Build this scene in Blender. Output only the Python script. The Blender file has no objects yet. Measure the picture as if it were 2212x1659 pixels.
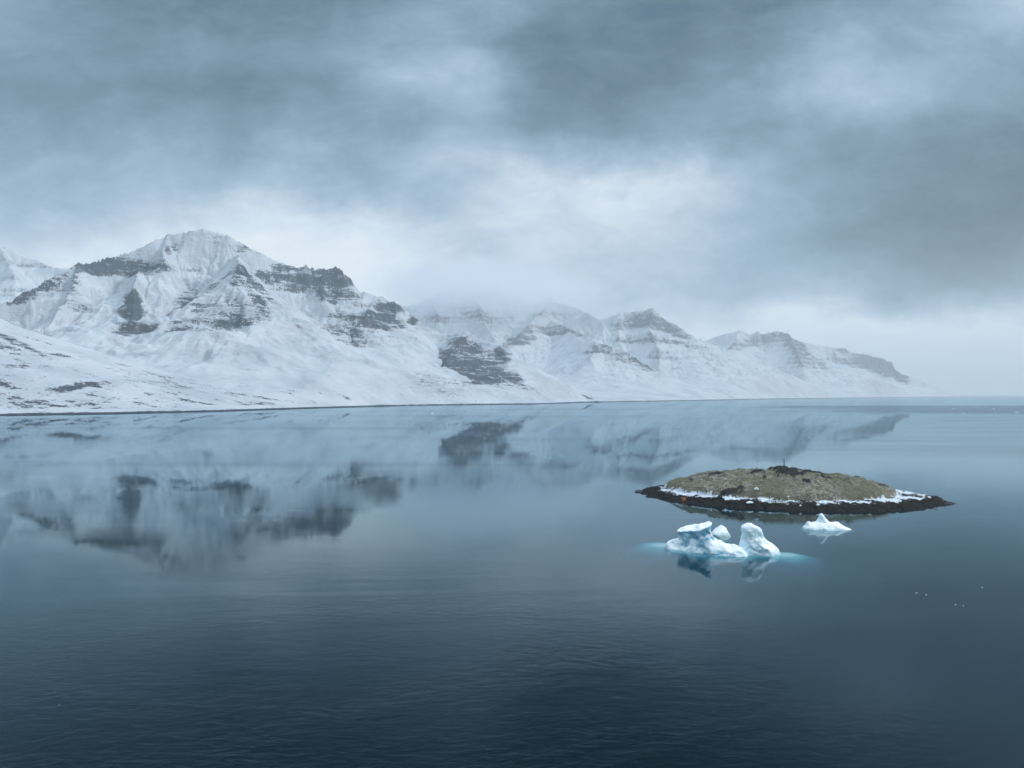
import bpy, math, random
import numpy as np
from mathutils import Vector

# ------------------------------------------------------------------ camera
W0, H0, F0 = 2212.0, 1659.0, 1522.0        # pixel frame in which the photograph was measured
CAM_Z = 47.0
PITCH = math.atan((851.0 - H0 / 2) / F0)
scene = bpy.context.scene
cd = bpy.data.cameras.new("camera")
cam = bpy.data.objects.new("camera", cd)
scene.collection.objects.link(cam)
cam.location = (0, 0, CAM_Z)
cam.rotation_euler = (math.pi / 2 + PITCH, 0, 0)
cd.sensor_width = 36.0
cd.lens = F0 / W0 * 36.0
cd.clip_start = 1.0
cd.clip_end = 80000.0
scene.camera = cam

# ------------------------------------------------------------------ view / render
scene.view_settings.view_transform = 'Standard'
scene.view_settings.look = 'None'
scene.view_settings.gamma = 1.0
scene.view_settings.exposure = 0.0
try:
    scene.view_settings.use_curve_mapping = False
except Exception:
    pass
scene.render.engine = 'CYCLES'
scene.cycles.use_denoising = True
scene.cycles.max_bounces = 8
scene.cycles.volume_bounces = 4
scene.cycles.transparent_max_bounces = 8
scene.cycles.caustics_reflective = False
scene.cycles.caustics_refractive = True

# ------------------------------------------------------------------ node helpers
def inp(nt, sock, v):
    if isinstance(v, bpy.types.NodeSocket):
        nt.links.new(v, sock)
    elif v is not None:
        sock.default_value = v

def nmath(nt, op, a, b=None, c=None, clamp=False):
    n = nt.nodes.new('ShaderNodeMath'); n.operation = op; n.use_clamp = clamp
    inp(nt, n.inputs[0], a)
    if b is not None: inp(nt, n.inputs[1], b)
    if c is not None: inp(nt, n.inputs[2], c)
    return n.outputs[0]

def maprange(nt, v, a, b, c=0.0, d=1.0, smooth=True):
    n = nt.nodes.new('ShaderNodeMapRange')
    n.interpolation_type = 'SMOOTHSTEP' if smooth else 'LINEAR'
    inp(nt, n.inputs['Value'], v)
    n.inputs['From Min'].default_value = a; n.inputs['From Max'].default_value = b
    n.inputs['To Min'].default_value = c; n.inputs['To Max'].default_value = d
    return n.outputs['Result']

def noise(nt, vec, scale, detail=4.0, rough=0.5, dist=0.0, out='Fac'):
    n = nt.nodes.new('ShaderNodeTexNoise')
    inp(nt, n.inputs['Vector'], vec)
    n.inputs['Scale'].default_value = scale
    n.inputs['Detail'].default_value = detail
    n.inputs['Roughness'].default_value = rough
    n.inputs['Distortion'].default_value = dist
    return n.outputs[out]

def mapping(nt, vec, loc=(0, 0, 0), rot=(0, 0, 0), scale=(1, 1, 1)):
    n = nt.nodes.new('ShaderNodeMapping')
    inp(nt, n.inputs['Vector'], vec)
    n.inputs['Location'].default_value = loc
    n.inputs['Rotation'].default_value = rot
    n.inputs['Scale'].default_value = scale
    return n.outputs[0]

def mixc(nt, f, a, b):
    n = nt.nodes.new('ShaderNodeMix'); n.data_type = 'RGBA'
    inp(nt, n.inputs[0], f)
    for s, v in ((n.inputs[6], a), (n.inputs[7], b)):
        if isinstance(v, tuple) and len(v) == 3: v = (*v, 1.0)
        inp(nt, s, v)
    return n.outputs[2]

def ramp(nt, v, stops, interp='LINEAR'):
    n = nt.nodes.new('ShaderNodeValToRGB'); r = n.color_ramp; r.interpolation = interp
    while len(r.elements) < len(stops): r.elements.new(0.5)
    for e, (p, c) in zip(r.elements, stops):
        e.position = p
        e.color = (c, c, c, 1) if not isinstance(c, tuple) else (*c, 1)
    inp(nt, n.inputs[0], v)
    return n.outputs[0]

def lin(c):
    out = []
    for v in c:
        v = v / 255.0
        out.append(v / 12.92 if v <= 0.04045 else ((v + 0.055) / 1.055) ** 2.4)
    return tuple(out)

# ------------------------------------------------------------------ world: overcast sky
SUN_EL, SUN_AZ = math.radians(30), math.radians(98)   # azimuth from +Y towards +X
world = bpy.data.worlds.new("World")
scene.world = world
world.use_nodes = True
nt = world.node_tree
nt.nodes.clear()
wout = nt.nodes.new('ShaderNodeOutputWorld')
bg = nt.nodes.new('ShaderNodeBackground')
bg.inputs['Strength'].default_value = 0.1
nt.links.new(bg.outputs[0], wout.inputs['Surface'])
sky = nt.nodes.new('ShaderNodeTexSky'); sky.sky_type = 'NISHITA'; sky.sun_disc = False
sky.sun_elevation = SUN_EL; sky.sun_rotation = SUN_AZ
tc = nt.nodes.new('ShaderNodeTexCoord')
sep = nt.nodes.new('ShaderNodeSeparateXYZ'); nt.links.new(tc.outputs['Generated'], sep.inputs[0])
X, Y, Z = sep.outputs
rh = nmath(nt, 'SQRT', nmath(nt, 'ADD', nmath(nt, 'MULTIPLY', X, X), nmath(nt, 'MULTIPLY', Y, Y)))
yy = nmath(nt, 'MAXIMUM', Y, nmath(nt, 'MAXIMUM', nmath(nt, 'MULTIPLY', rh, 0.35), 0.02))
p = nmath(nt, 'DIVIDE', X, yy)
q = nmath(nt, 'DIVIDE', Z, yy)
# soft wisps: the cloud deck is warped by noise before it is looked up
cv = nt.nodes.new('ShaderNodeCombineXYZ')
zc = nmath(nt, 'ADD', nmath(nt, 'MAXIMUM', Z, 0.0), 0.16)
nt.links.new(nmath(nt, 'DIVIDE', X, zc), cv.inputs[0])
nt.links.new(nmath(nt, 'DIVIDE', Y, zc), cv.inputs[1])
deck = cv.outputs[0]
w1 = nt.nodes.new('ShaderNodeTexNoise'); w1.inputs['Scale'].default_value = 1.3
w1.inputs['Detail'].default_value = 5; w1.inputs['Roughness'].default_value = 0.55
nt.links.new(deck, w1.inputs['Vector'])
ws = nt.nodes.new('ShaderNodeSeparateColor'); nt.links.new(w1.outputs['Color'], ws.inputs[0])
w2 = nt.nodes.new('ShaderNodeTexNoise'); w2.inputs['Scale'].default_value = 5.0
w2.inputs['Detail'].default_value = 8; w2.inputs['Roughness'].default_value = 0.6
nt.links.new(tc.outputs['Generated'], w2.inputs['Vector'])
ws2 = nt.nodes.new('ShaderNodeSeparateColor'); nt.links.new(w2.outputs['Color'], ws2.inputs[0])
p2 = nmath(nt, 'MULTIPLY_ADD', nmath(nt, 'SUBTRACT', ws2.outputs[0], 0.5), 0.28, p)
q2 = nmath(nt, 'MULTIPLY_ADD', nmath(nt, 'SUBTRACT', ws2.outputs[1], 0.5), 0.16, q)
p2 = nmath(nt, 'MULTIPLY_ADD', nmath(nt, 'SUBTRACT', ws.outputs[0], 0.5), 0.22, p2)
q2 = nmath(nt, 'MULTIPLY_ADD', nmath(nt, 'SUBTRACT', ws.outputs[1], 0.5), 0.09, q2)
# the bands of the deck climb towards the right
q2 = nmath(nt, 'MULTIPLY_ADD', nmath(nt, 'SUBTRACT', ws2.outputs[2], 0.5), 0.07, q2)
# rows of cloud brightness (sRGB green) from low sky to high sky
ROWS = [
 (860, [222,222,222,222,222,222,218,218,218,216,212,215]),
 (800, [224,224,224,224,224,222,220,216,218,218,216,218]),
 (700, [246,248,248,244,234,216,214,222,224,232,232,230]),
 (655, [246,250,250,246,234,214,210,206,205,200,196,200]),
 (600, [242,246,250,248,236,210,204,192,180,168,160,164]),
 (500, [206,212,226,232,220,202,204,200,172,150,136,134]),
 (400, [184,182,190,194,180,196,208,216,190,160,146,140]),
 (300, [160,166,172,164,156,174,156,164,158,160,146,140]),
 (200, [152,148,146,150,178,188,146,142,164,196,172,158]),
 (100, [160,149,147,152,172,178,140,134,140,180,170,164]),
 (0,   [162,150,146,150,160,172,166,138,134,148,170,190]),
 (-120,[150,142,140,142,148,150,142,135,135,150,170,185]),
 (-320,[105,98,92,88,82,80,84,90,98,106,114,120]),
]
P0, P1 = -0.80, 0.80
def rowramp(vals):
    st = []
    for i, g in enumerate(vals):
        pp = (i * 200 - 1106) / F0
        st.append(((pp - P0) / (P1 - P0), g / 255.0))
    st[0] = (0.0, st[0][1])
    return ramp(nt, tt, st, 'CARDINAL')
tt = nmath(nt, 'DIVIDE', nmath(nt, 'SUBTRACT', p2, P0), P1 - P0, clamp=True)
acc = rowramp(ROWS[0][1])
for i in range(1, len(ROWS)):
    qa = (851 - ROWS[i - 1][0]) / F0; qb = (851 - ROWS[i][0]) / F0
    m = nt.nodes.new('ShaderNodeMix'); m.data_type = 'RGBA'
    nt.links.new(maprange(nt, q2, qa, qb, smooth=False), m.inputs[0])
    nt.links.new(acc, m.inputs[6]); nt.links.new(rowramp(ROWS[i][1]), m.inputs[7])
    acc = m.outputs[2]
bw = nt.nodes.new('ShaderNodeRGBToBW'); nt.links.new(acc, bw.inputs[0])
# finer billows, stretched along the wind
pq = nt.nodes.new('ShaderNodeCombineXYZ'); nt.links.new(p, pq.inputs[0]); nt.links.new(q, pq.inputs[1]); nt.links.new(nmath(nt, 'MULTIPLY', Y, 0.5), pq.inputs[2])
n2 = noise(nt, mapping(nt, pq.outputs[0], rot=(0, 0, 0.18), scale=(1.0, 2.3, 1)), 2.6, 9, 0.56, 0.35)
n3 = noise(nt, mapping(nt, pq.outputs[0], loc=(3, 1, 0), rot=(0, 0, -0.12), scale=(1.0, 1.9, 1)), 8.0, 9, 0.60, 0.6)
amp = maprange(nt, Z, 0.02, 0.22, 0.25, 1.0)
n4 = noise(nt, mapping(nt, pq.outputs[0], loc=(1, 5, 0), rot=(0, 0, 0.1), scale=(1.0, 2.2, 1)), 22.0, 6, 0.6, 0.8)
det = nmath(nt, 'ADD', nmath(nt, 'MULTIPLY', nmath(nt, 'SUBTRACT', n4, 0.5), 0.06), nmath(nt, 'ADD', nmath(nt, 'MULTIPLY', nmath(nt, 'SUBTRACT', n2, 0.5), 0.25),
            nmath(nt, 'MULTIPLY', nmath(nt, 'SUBTRACT', n3, 0.5), 0.17)))
lum = nmath(nt, 'MULTIPLY_ADD', det, amp, bw.outputs[0])
# the air in front takes contrast out of the clouds, so the deck itself is a bit more contrasty
con = maprange(nt, Z, 0.02, 0.14, 1.05, 1.30)
lum = nmath(nt, 'MULTIPLY_ADD', nmath(nt, 'SUBTRACT', lum, 0.76), con, 0.765)
crmp = ramp(nt, lum, [
    (0.0, lin((20, 30, 38))),
    (0.42, lin((70, 100, 120))),
    (0.50, lin((97, 124, 142))),
    (0.58, lin((117, 146, 165))),
    (0.66, lin((140, 167, 187))),
    (0.74, lin((164, 188, 209))),
    (0.82, lin((193, 211, 229))),
    (0.90, lin((220, 232, 244))),
    (1.0, lin((240, 248, 255)))])
# an overcast dome is brighter towards the zenith
zen = maprange(nt, Z, 0.62, 0.9, 1.0, 6.0)
vm = nt.nodes.new('ShaderNodeVectorMath'); vm.operation = 'SCALE'
crmp2 = mixc(nt, maprange(nt, Z, 0.62, 0.78), crmp, (0.315, 0.385, 0.45))
nt.links.new(crmp2, vm.inputs[0]); nt.links.new(nmath(nt, 'MULTIPLY', zen, 10.0), vm.inputs['Scale'])
fin = mixc(nt, 0.96, sky.outputs[0], vm.outputs[0])
nt.links.new(fin, bg.inputs['Color'])

# ------------------------------------------------------------------ sun behind the clouds
sd = bpy.data.lights.new("sun", 'SUN')
sd.energy = 2.2; sd.angle = math.radians(11); sd.color = (1.0, 0.985, 0.96)
sun = bpy.data.objects.new("sun", sd)
scene.collection.objects.link(sun)
dv = Vector((math.sin(SUN_AZ) * math.cos(SUN_EL), math.cos(SUN_AZ) * math.cos(SUN_EL), math.sin(SUN_EL)))
sun.rotation_euler = (-dv).to_track_quat('-Z', 'Y').to_euler()

# ------------------------------------------------------------------ general helpers
def ray(px, py):
    a = (px - W0 / 2) / F0; b = (H0 / 2 - py) / F0
    c, s = math.cos(PITCH), math.sin(PITCH)
    return (a, c - b * s, s + b * c)

def P(px, py, Yd):
    """the world point at distance Yd (along +Y) seen in direction px, py"""
    d = ray(px, py); t = Yd / d[1]
    return (d[0] * t, Yd, CAM_Z + d[2] * t)

def onwater(px, py, z=0.0):
    d = ray(px, py); t = (z - CAM_Z) / d[2]
    return (d[0] * t, d[1] * t, z)

def _h(ix, iy, seed):
    n = (ix.astype(np.int64) * 374761393 + iy.astype(np.int64) * 668265263 + seed * 974711) & 0xffffffff
    n = ((n ^ (n >> 13)) * 1274126177) & 0xffffffff
    n = ((n ^ (n >> 16)) * 2246822519) & 0xffffffff
    return (n ^ (n >> 15)).astype(np.float32) / np.float32(4294967296.0)

def gnoise(x, y, seed=0):
    x = np.asarray(x, np.float32); y = np.asarray(y, np.float32)
    ix = np.floor(x); iy = np.floor(y); fx = x - ix; fy = y - iy
    ix = ix.astype(np.int64); iy = iy.astype(np.int64)
    u = fx * fx * fx * (fx * (fx * 6 - 15) + 10); v = fy * fy * fy * (fy * (fy * 6 - 15) + 10)
    def g(ox, oy):
        a = _h(ix + ox, iy + oy, seed) * np.float32(2 * math.pi)
        return np.cos(a) * (fx - ox) + np.sin(a) * (fy - oy)
    a = g(0, 0); b = g(1, 0); c = g(0, 1); d = g(1, 1)
    return 1.5 * ((a * (1 - u) + b * u) * (1 - v) + (c * (1 - u) + d * u) * v)

def fbm(x, y, oct=5, seed=0, gain=0.5, ridged=False):
    s = 0; a = 1.0; t = 0
    for o in range(oct):
        n = gnoise(x, y, seed + o * 17)
        if ridged: n = 1 - 2 * np.abs(n)
        s = s + a * n; t += a; a *= gain; x = x * 2.03 + 11.3; y = y * 2.03 - 7.1
    return s / t

def sstep(a, b, x):
    t = np.clip((x - a) / (b - a), 0, 1); return t * t * (3 - 2 * t)

def erosion_cell(px, py, dx, dy):
    ix = np.floor(px).astype(np.int64); iy = np.floor(py).astype(np.int64)
    fx = (px - ix).astype(np.float32); fy = (py - iy).astype(np.float32); dx = dx.astype(np.float32); dy = dy.astype(np.float32)
    va = 0; gx = 0; gy = 0; wt = 0
    for i in (-1, 0, 1, 2):
        for j in (-1, 0, 1, 2):
            hx = _h(ix - i, iy - j, 5) * 0.5; hy = _h(ix - i, iy - j, 91) * 0.5
            qx = fx + i - hx; qy = fy + j - hy
            w = np.exp(-2 * (qx * qx + qy * qy))
            m = (qx * dx + qy * dy) * 2 * math.pi
            c = np.cos(m); s = np.sin(m)
            va = va + c * w; gx = gx - s * dx * w; gy = gy - s * dy * w; wt = wt + w
    return va / wt, gx / wt, gy / wt

def add_mesh(name, verts, faces, mat=None, parent=None, smooth=True, attrs=None):
    me = bpy.data.meshes.new(name)
    verts = np.asarray(verts, dtype=np.float32)
    if isinstance(faces, np.ndarray):
        n = len(faces); k = faces.shape[1]
        me.vertices.add(len(verts)); me.vertices.foreach_set('co', verts.ravel())
        me.loops.add(n * k); me.loops.foreach_set('vertex_index', faces.astype(np.int32).ravel())
        me.polygons.add(n)
        me.polygons.foreach_set('loop_start', np.arange(0, n * k, k, dtype=np.int32))
        me.polygons.foreach_set('loop_total', np.full(n, k, dtype=np.int32))
        me.update(calc_edges=True)
    else:
        me.from_pydata([tuple(v) for v in verts], [], faces)
    if smooth:
        me.polygons.foreach_set('use_smooth', np.ones(len(me.polygons), dtype=bool))
    for k, v in (attrs or {}).items():
        a = me.attributes.new(k, 'FLOAT', 'POINT')
        a.data.foreach_set('value', np.asarray(v, dtype=np.float32).ravel())
    me.update()
    ob = bpy.data.objects.new(name, me)
    scene.collection.objects.link(ob)
    if mat: me.materials.append(mat)
    if parent: ob.parent = parent
    return ob

def tag(o, label=None, cat=None, group=None, kind=None):
    if label: o['label'] = label
    if cat: o['category'] = cat
    if group: o['group'] = group
    if kind: o['kind'] = kind
    return o

def gridfaces(nr, nc):
    i = np.arange(nr - 1)[:, None] * nc + np.arange(nc - 1)[None, :]
    return np.stack([i, i + 1, i + nc + 1, i + nc], -1).reshape(-1, 4)

def new_mat(name):
    m = bpy.data.materials.new(name); m.use_nodes = True
    t = m.node_tree; b = t.nodes['Principled BSDF']
    return m, t, b

# ------------------------------------------------------------------ mountain material (snow over banded basalt)
def land_material():
    m, t, b = new_mat("snow_and_basalt")
    at = t.nodes.new('ShaderNodeAttribute'); at.attribute_name = 'rock'
    geo = t.nodes.new('ShaderNodeNewGeometry')
    pos = geo.outputs['Position']
    fine = noise(t, mapping(t, pos, scale=(1, 1, 2.6)), 0.035, 6, 0.62)
    strat = noise(t, mapping(t, pos, scale=(0.12, 0.12, 1.6)), 0.06, 5, 0.6)
    speck = noise(t, mapping(t, pos, scale=(1, 1, 1.2)), 0.16, 4, 0.6)
    v = nmath(t, 'ADD', at.outputs['Fac'], nmath(t, 'MULTIPLY', nmath(t, 'SUBTRACT', fine, 0.5), 1.15))
    v = nmath(t, 'ADD', v, nmath(t, 'MULTIPLY', nmath(t, 'SUBTRACT', strat, 0.5), 0.80))
    v = nmath(t, 'ADD', v, nmath(t, 'MULTIPLY', nmath(t, 'SUBTRACT', speck, 0.5), 1.2))
    f = maprange(t, v, 0.44, 0.66)
    rv = noise(t, pos, 0.02, 5, 0.6)
    rock = mixc(t, rv, (0.017, 0.025, 0.037), (0.068, 0.082, 0.104))
    dust = noise(t, pos, 0.006, 6, 0.6)
    snow = mixc(t, maprange(t, dust, 0.35, 0.7), (0.50, 0.525, 0.56), (0.37, 0.405, 0.45))
    col = mixc(t, f, snow, rock)
    t.links.new(col, b.inputs['Base Color'])
    b.inputs['Roughness'].default_value = 0.85
    b.inputs['Specular IOR Level'].default_value = 0.15
    bp = t.nodes.new('ShaderNodeBump'); bp.inputs['Strength'].default_value = 0.8
    bp.inputs['Distance'].default_value = 9.0
    t.links.new(nmath(t, 'ADD', fine, nmath(t, 'MULTIPLY', f, 0.25)), bp.inputs['Height'])
    t.links.new(bp.outputs[0], b.inputs['Normal'])
    return m
MAT_LAND = land_material()

# ------------------------------------------------------------------ shoreline and coastal plain
SHORE = [(-400,902),(0,896.9),(250,893),(480,887.8),(668,881.7),(864,876),(1152,872.6),(1259,869.2),(1444,866),
         (1533,864.5),(1652,862),(1791,860.4),(1930,858.2),(2060,857.4),(2130,857.2)]
_sa = []; _sr = []
for px, py in SHORE:
    w = onwater(px, py); _sa.append(math.atan2(w[0], w[1])); _sr.append(math.hypot(w[0], w[1]))
_sa.append(_sa[-1] + 0.01); _sr.append(26000)
_sa.insert(0, _sa[0] - 0.5); _sr.insert(0, 1350)
_sa = np.array(_sa); _sr = np.array(_sr)
def shore_r(az): return np.exp(np.interp(az, _sa, np.log(_sr)))

def inland(x, y):
    az = np.arctan2(x, y); r = np.hypot(x, y)
    sr = shore_r(az); sr = sr + (26 * gnoise(x / 420, y / 420, 9) + 14 * gnoise(x / 130, y / 130, 4) + 5 * gnoise(x / 40, y / 40, 14)) * np.clip(sr / 2500, 0.6, 2.5)
    obl = np.clip(1.0 - 0.55 * sstep(-0.1, 0.45, az), 0.4, 1)
    return (r - sr) * obl

def plain_z(x, y):
    d = inland(x, y)
    bank = 4.0 * sstep(-4, 9, d) - 2.5
    rise = 62 * (1 - np.exp(-np.clip(d, 0, None) / 620.0)) * (1 - 0.88 * sstep(0.515, 0.56, np.arctan2(x, y)))
    n = fbm(x / 260, y / 260, 5, 41) * 13 + fbm(x / 45, y / 45, 4, 7) * 2.2
    lump = n * sstep(0, 260, d)
    k = P(1275, 862, 4130)
    kn = np.exp(-((x - k[0]) / 42) ** 2 - ((y - k[1]) / 60) ** 2) * 8 + np.exp(-((x - k[0] + 60) / 90) ** 2 - ((y - k[1]) / 60) ** 2) * 4
    return bank + rise + lump + kn * sstep(-10, 10, d)

def polar(a0, a1, na, r0, r1, nr, pw=1.0):
    az = np.linspace(math.radians(a0), math.radians(a1), na)
    r = np.exp(np.linspace(math.log(r0), math.log(r1), nr))
    R, A = np.meshgrid(r, az, indexing='ij')
    return R * np.sin(A), R * np.cos(A)

def normal_z(x, y, z):
    zr, zc = np.gradient(z); xr, xc = np.gradient(x); yr, yc = np.gradient(y)
    nx = yr * zc - zr * yc; ny = zr * xc - xr * zc; nz = xr * yc - yr * xc
    return np.abs(nz) / np.sqrt(nx * nx + ny * ny + nz * nz + 1e-9)

def plain_rock(x, y, d):
    spk = fbm(x / 120, y / 60, 5, 61, 0.62)
    streak = fbm((x + 0.3 * y) / 190, (y - 0.2 * x) / 60, 5, 71, 0.55)
    k = P(1275, 862, 4130)
    kn = np.exp(-((x - k[0]) / 38) ** 2 - ((y - k[1]) / 45) ** 2)
    return 0.55 * kn + 0.15 + 0.28 * sstep(0.08, 0.45, spk) + 0.32 * sstep(0.15, 0.42, streak) * sstep(20, 150, d) * (1 - 0.8 * sstep(600, 1500, d))
# plain
x, y = polar(-46, 37.5, 1100, 1180, 15500, 620)
z = plain_z(x, y)
d = inland(x, y)
z = np.where(d < -6, -6.0, z)
rock = plain_rock(x, y, d)
rock = rock + 1.3 * (1 - sstep(2.3, 3.6, z + 0.8 * gnoise(x / 15, y / 15, 3))) - 0.12 * sstep(300, 900, d)
o = add_mesh("shore", np.stack([x, y, z], -1).reshape(-1, 3), gridfaces(*x.shape), MAT_LAND, attrs={'rock': rock})
tag(o, kind='structure', label="snow-dusted coastal plain with a dark rocky waterline below the mountains")

# ------------------------------------------------------------------ mountains
def massif(name, label, ridges, grid, blobs, strat=1.0, ero=1.0, soft=60.0, base_rock=0.0, sink=7.0, speck=0.0, seed=0):
    x, y = polar(*grid)
    segs = []
    for sl, pts in ridges:
        W = [P(*t) for t in pts]
        for a, b in zip(W[:-1], W[1:]): segs.append((a, b, sl))
    def base(x, y):
        wx = x + 26 * fbm(x / 210, y / 210, 3, 3 + seed); wy = y + 60 * fbm(x / 210, y / 210, 3, 33 + seed)
        h = np.full(x.shape, -4000.0); top = np.full(x.shape, -4000.0)
        for a, b, sl in segs:
            ux, uy = b[0] - a[0], b[1] - a[1]; L2 = ux * ux + uy * uy + 1e-6
            t = np.clip(((wx - a[0]) * ux + (wy - a[1]) * uy) / L2, 0, 1)
            dd = np.hypot(wx - a[0] - t * ux, wy - a[1] - t * uy)
            hh = a[2] + (b[2] - a[2]) * t
            # crest a little rounded, cliffs, then scree
            s2, D_, L_ = sl
            v = hh - s2 * (np.sqrt(dd * dd + 64) - 8) - D_ * (1 - np.exp(-dd / L_))
            k = 22.0
            mx = np.maximum(h, v); top = np.where(v > h, hh, top); h = mx + k * 0.25 * np.maximum(1 - np.abs(h - v) / k, 0) ** 2
        return h, np.maximum(top - h, 0)
    h, drop = base(x, y)
    RR = np.hypot(x, y); A_ = np.arctan2(x, y)
    gr = np.gradient(h, RR[:, 0], axis=0); ga = np.gradient(h, A_[0], axis=1) / RR
    gx = gr * np.sin(A_) + ga * np.cos(A_); gy = gr * np.cos(A_) - ga * np.sin(A_)
    crest = sstep(15, 320, drop)
    pl = plain_z(x, y)
    up = sstep(20, 420, h - pl); up2 = sstep(5, 200, h - pl)
    # gullies running down the fall line
    dx, dy = -gy, gx
    n = 0; ngx = 0; ngy = 0; a = 1.0; f = 1.0; tot = 0
    for o in range(5):
        v, vx, vy = erosion_cell(x / 400 * f + 3.7, y / 400 * f, dx * 1.5 - ngy * 0.55, dy * 1.5 + ngx * 0.55)
        n = n + a * v; ngx = ngx + a * vx * 0.5; ngy = ngy + a * vy * 0.5; tot += a; a *= 0.5; f *= 2.0
    ero_amp = ero * (4 + 20 * up2 + 28 * up)
    z = h + n / tot * ero_amp * sstep(-30, 160, h - pl) * (0.10 + 0.90 * crest)
    z = z + fbm(x / 90, y / 90, 5, 77 + seed, 0.55) * 14 * up * (0.35 + 0.65 * crest)
    # rock areas: ellipsoids in the world, fixed to the slope that is there
    R = np.hypot(x, y); AZ = np.arctan2(x, y)
    EL = (z - CAM_Z) / R
    runmax = np.maximum.accumulate(EL, axis=0)
    az1 = AZ[0]; bl = np.zeros_like(x)
    for (px, py, rx, rz, ang, am) in blobs:
        d = ray(px, py); ta = math.atan2(d[0], d[1]); te = d[2] / math.hypot(d[0], d[1])
        ci = int(np.clip(np.searchsorted(az1, ta), 0, len(az1) - 1))
        hit = np.nonzero(runmax[:, ci] >= te)[0]
        ri = hit[0] if len(hit) else int(np.argmax(EL[:, ci]))
        cx, cy, cz = x[ri, ci], y[ri, ci], z[ri, ci]
        s = math.hypot(cx, cy) / F0 * math.cos(ta)
        lx, ly = math.cos(ta), -math.sin(ta)
        du = (x - cx) * lx + (y - cy) * ly; dw = z - cz; dn = (x - cx) * ly * -1 + (y - cy) * lx
        c, sn = math.cos(math.radians(ang)), math.sin(math.radians(ang))
        uu = (du * c + dw * sn) / (rx * s); ww = (-du * sn + dw * c) / (rz * s)
        rr = np.sqrt(uu ** 2 + ww ** 2 + (dn / (max(rx, rz) * s * 4 + 150)) ** 2)
        rr = rr + 0.30 * fbm(x / 110, (y + 2 * z) / 110, 5, 5, 0.6)
        bl = np.maximum(bl, 0) + (1 - 0.75 * np.clip(bl, 0, 1)) * (am * (1 - sstep(0.45, 1.30, rr)))
    # basalt strata: ledges and risers where rock is exposed
    hz = z + 14 * fbm(x / 700, y / 700, 2, 15)
    st = 0
    for per, am in ((74.0, 1.0), (31.0, 0.55)):
        ph = hz / per + 0.25 * fbm(x / 300, y / 300, 3, 19)
        fr = ph - np.floor(ph)
        tri = np.where(fr < 0.62, fr / 0.62 * 0.25, 0.25 + (fr - 0.62) / 0.38 * 0.75) - fr
        z = z + strat * tri * per * am * np.clip(bl, 0, 1) * 0.7
        st = st + am * np.where((fr > 0.62), 1.0, -1.0) * 0.055 * (0.4 + 0.9 * np.abs(fbm(x / 400, z / 150, 3, 52)) * 2)
    nzv = normal_z(x, y, z)
    steep = sstep(0.80, 0.62, nzv) if False else 1 - sstep(0.60, 0.80, nzv)
    rock = base_rock + bl * (0.60 + st) + 0.13 * steep * up + (0.10 + 0.22 * bl) * (-n / tot) * up + 0.20 * (1 - sstep(2, 45, drop)) * up
    scree = fbm((x * gy - y * gx) / (np.hypot(gx, gy) + .2) / 26, z / 420.0, 3, 23)
    rock = rock + speck * sstep(0.1, 0.5, fbm(x / 160, y / 60, 4, 29)) + 0.22 * scree * up
    rock = rock + plain_rock(x, y, inland(x, y)) * (1 - sstep(10, 170, z - pl))
    rel = z - pl
    soft_rel = np.where(rel > 8 * soft, rel, soft * np.log1p(np.exp(np.clip(rel / soft, -30, 8.0))))
    z = pl + soft_rel * sstep(10, 330, inland(x, y)) - sink
    z = np.maximum(z, -6)
    o = add_mesh(name, np.stack([x, y, z], -1).reshape(-1, 3), gridfaces(*x.shape), MAT_LAND, attrs={'rock': rock})
    return tag(o, kind='structure', label=label)

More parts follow.
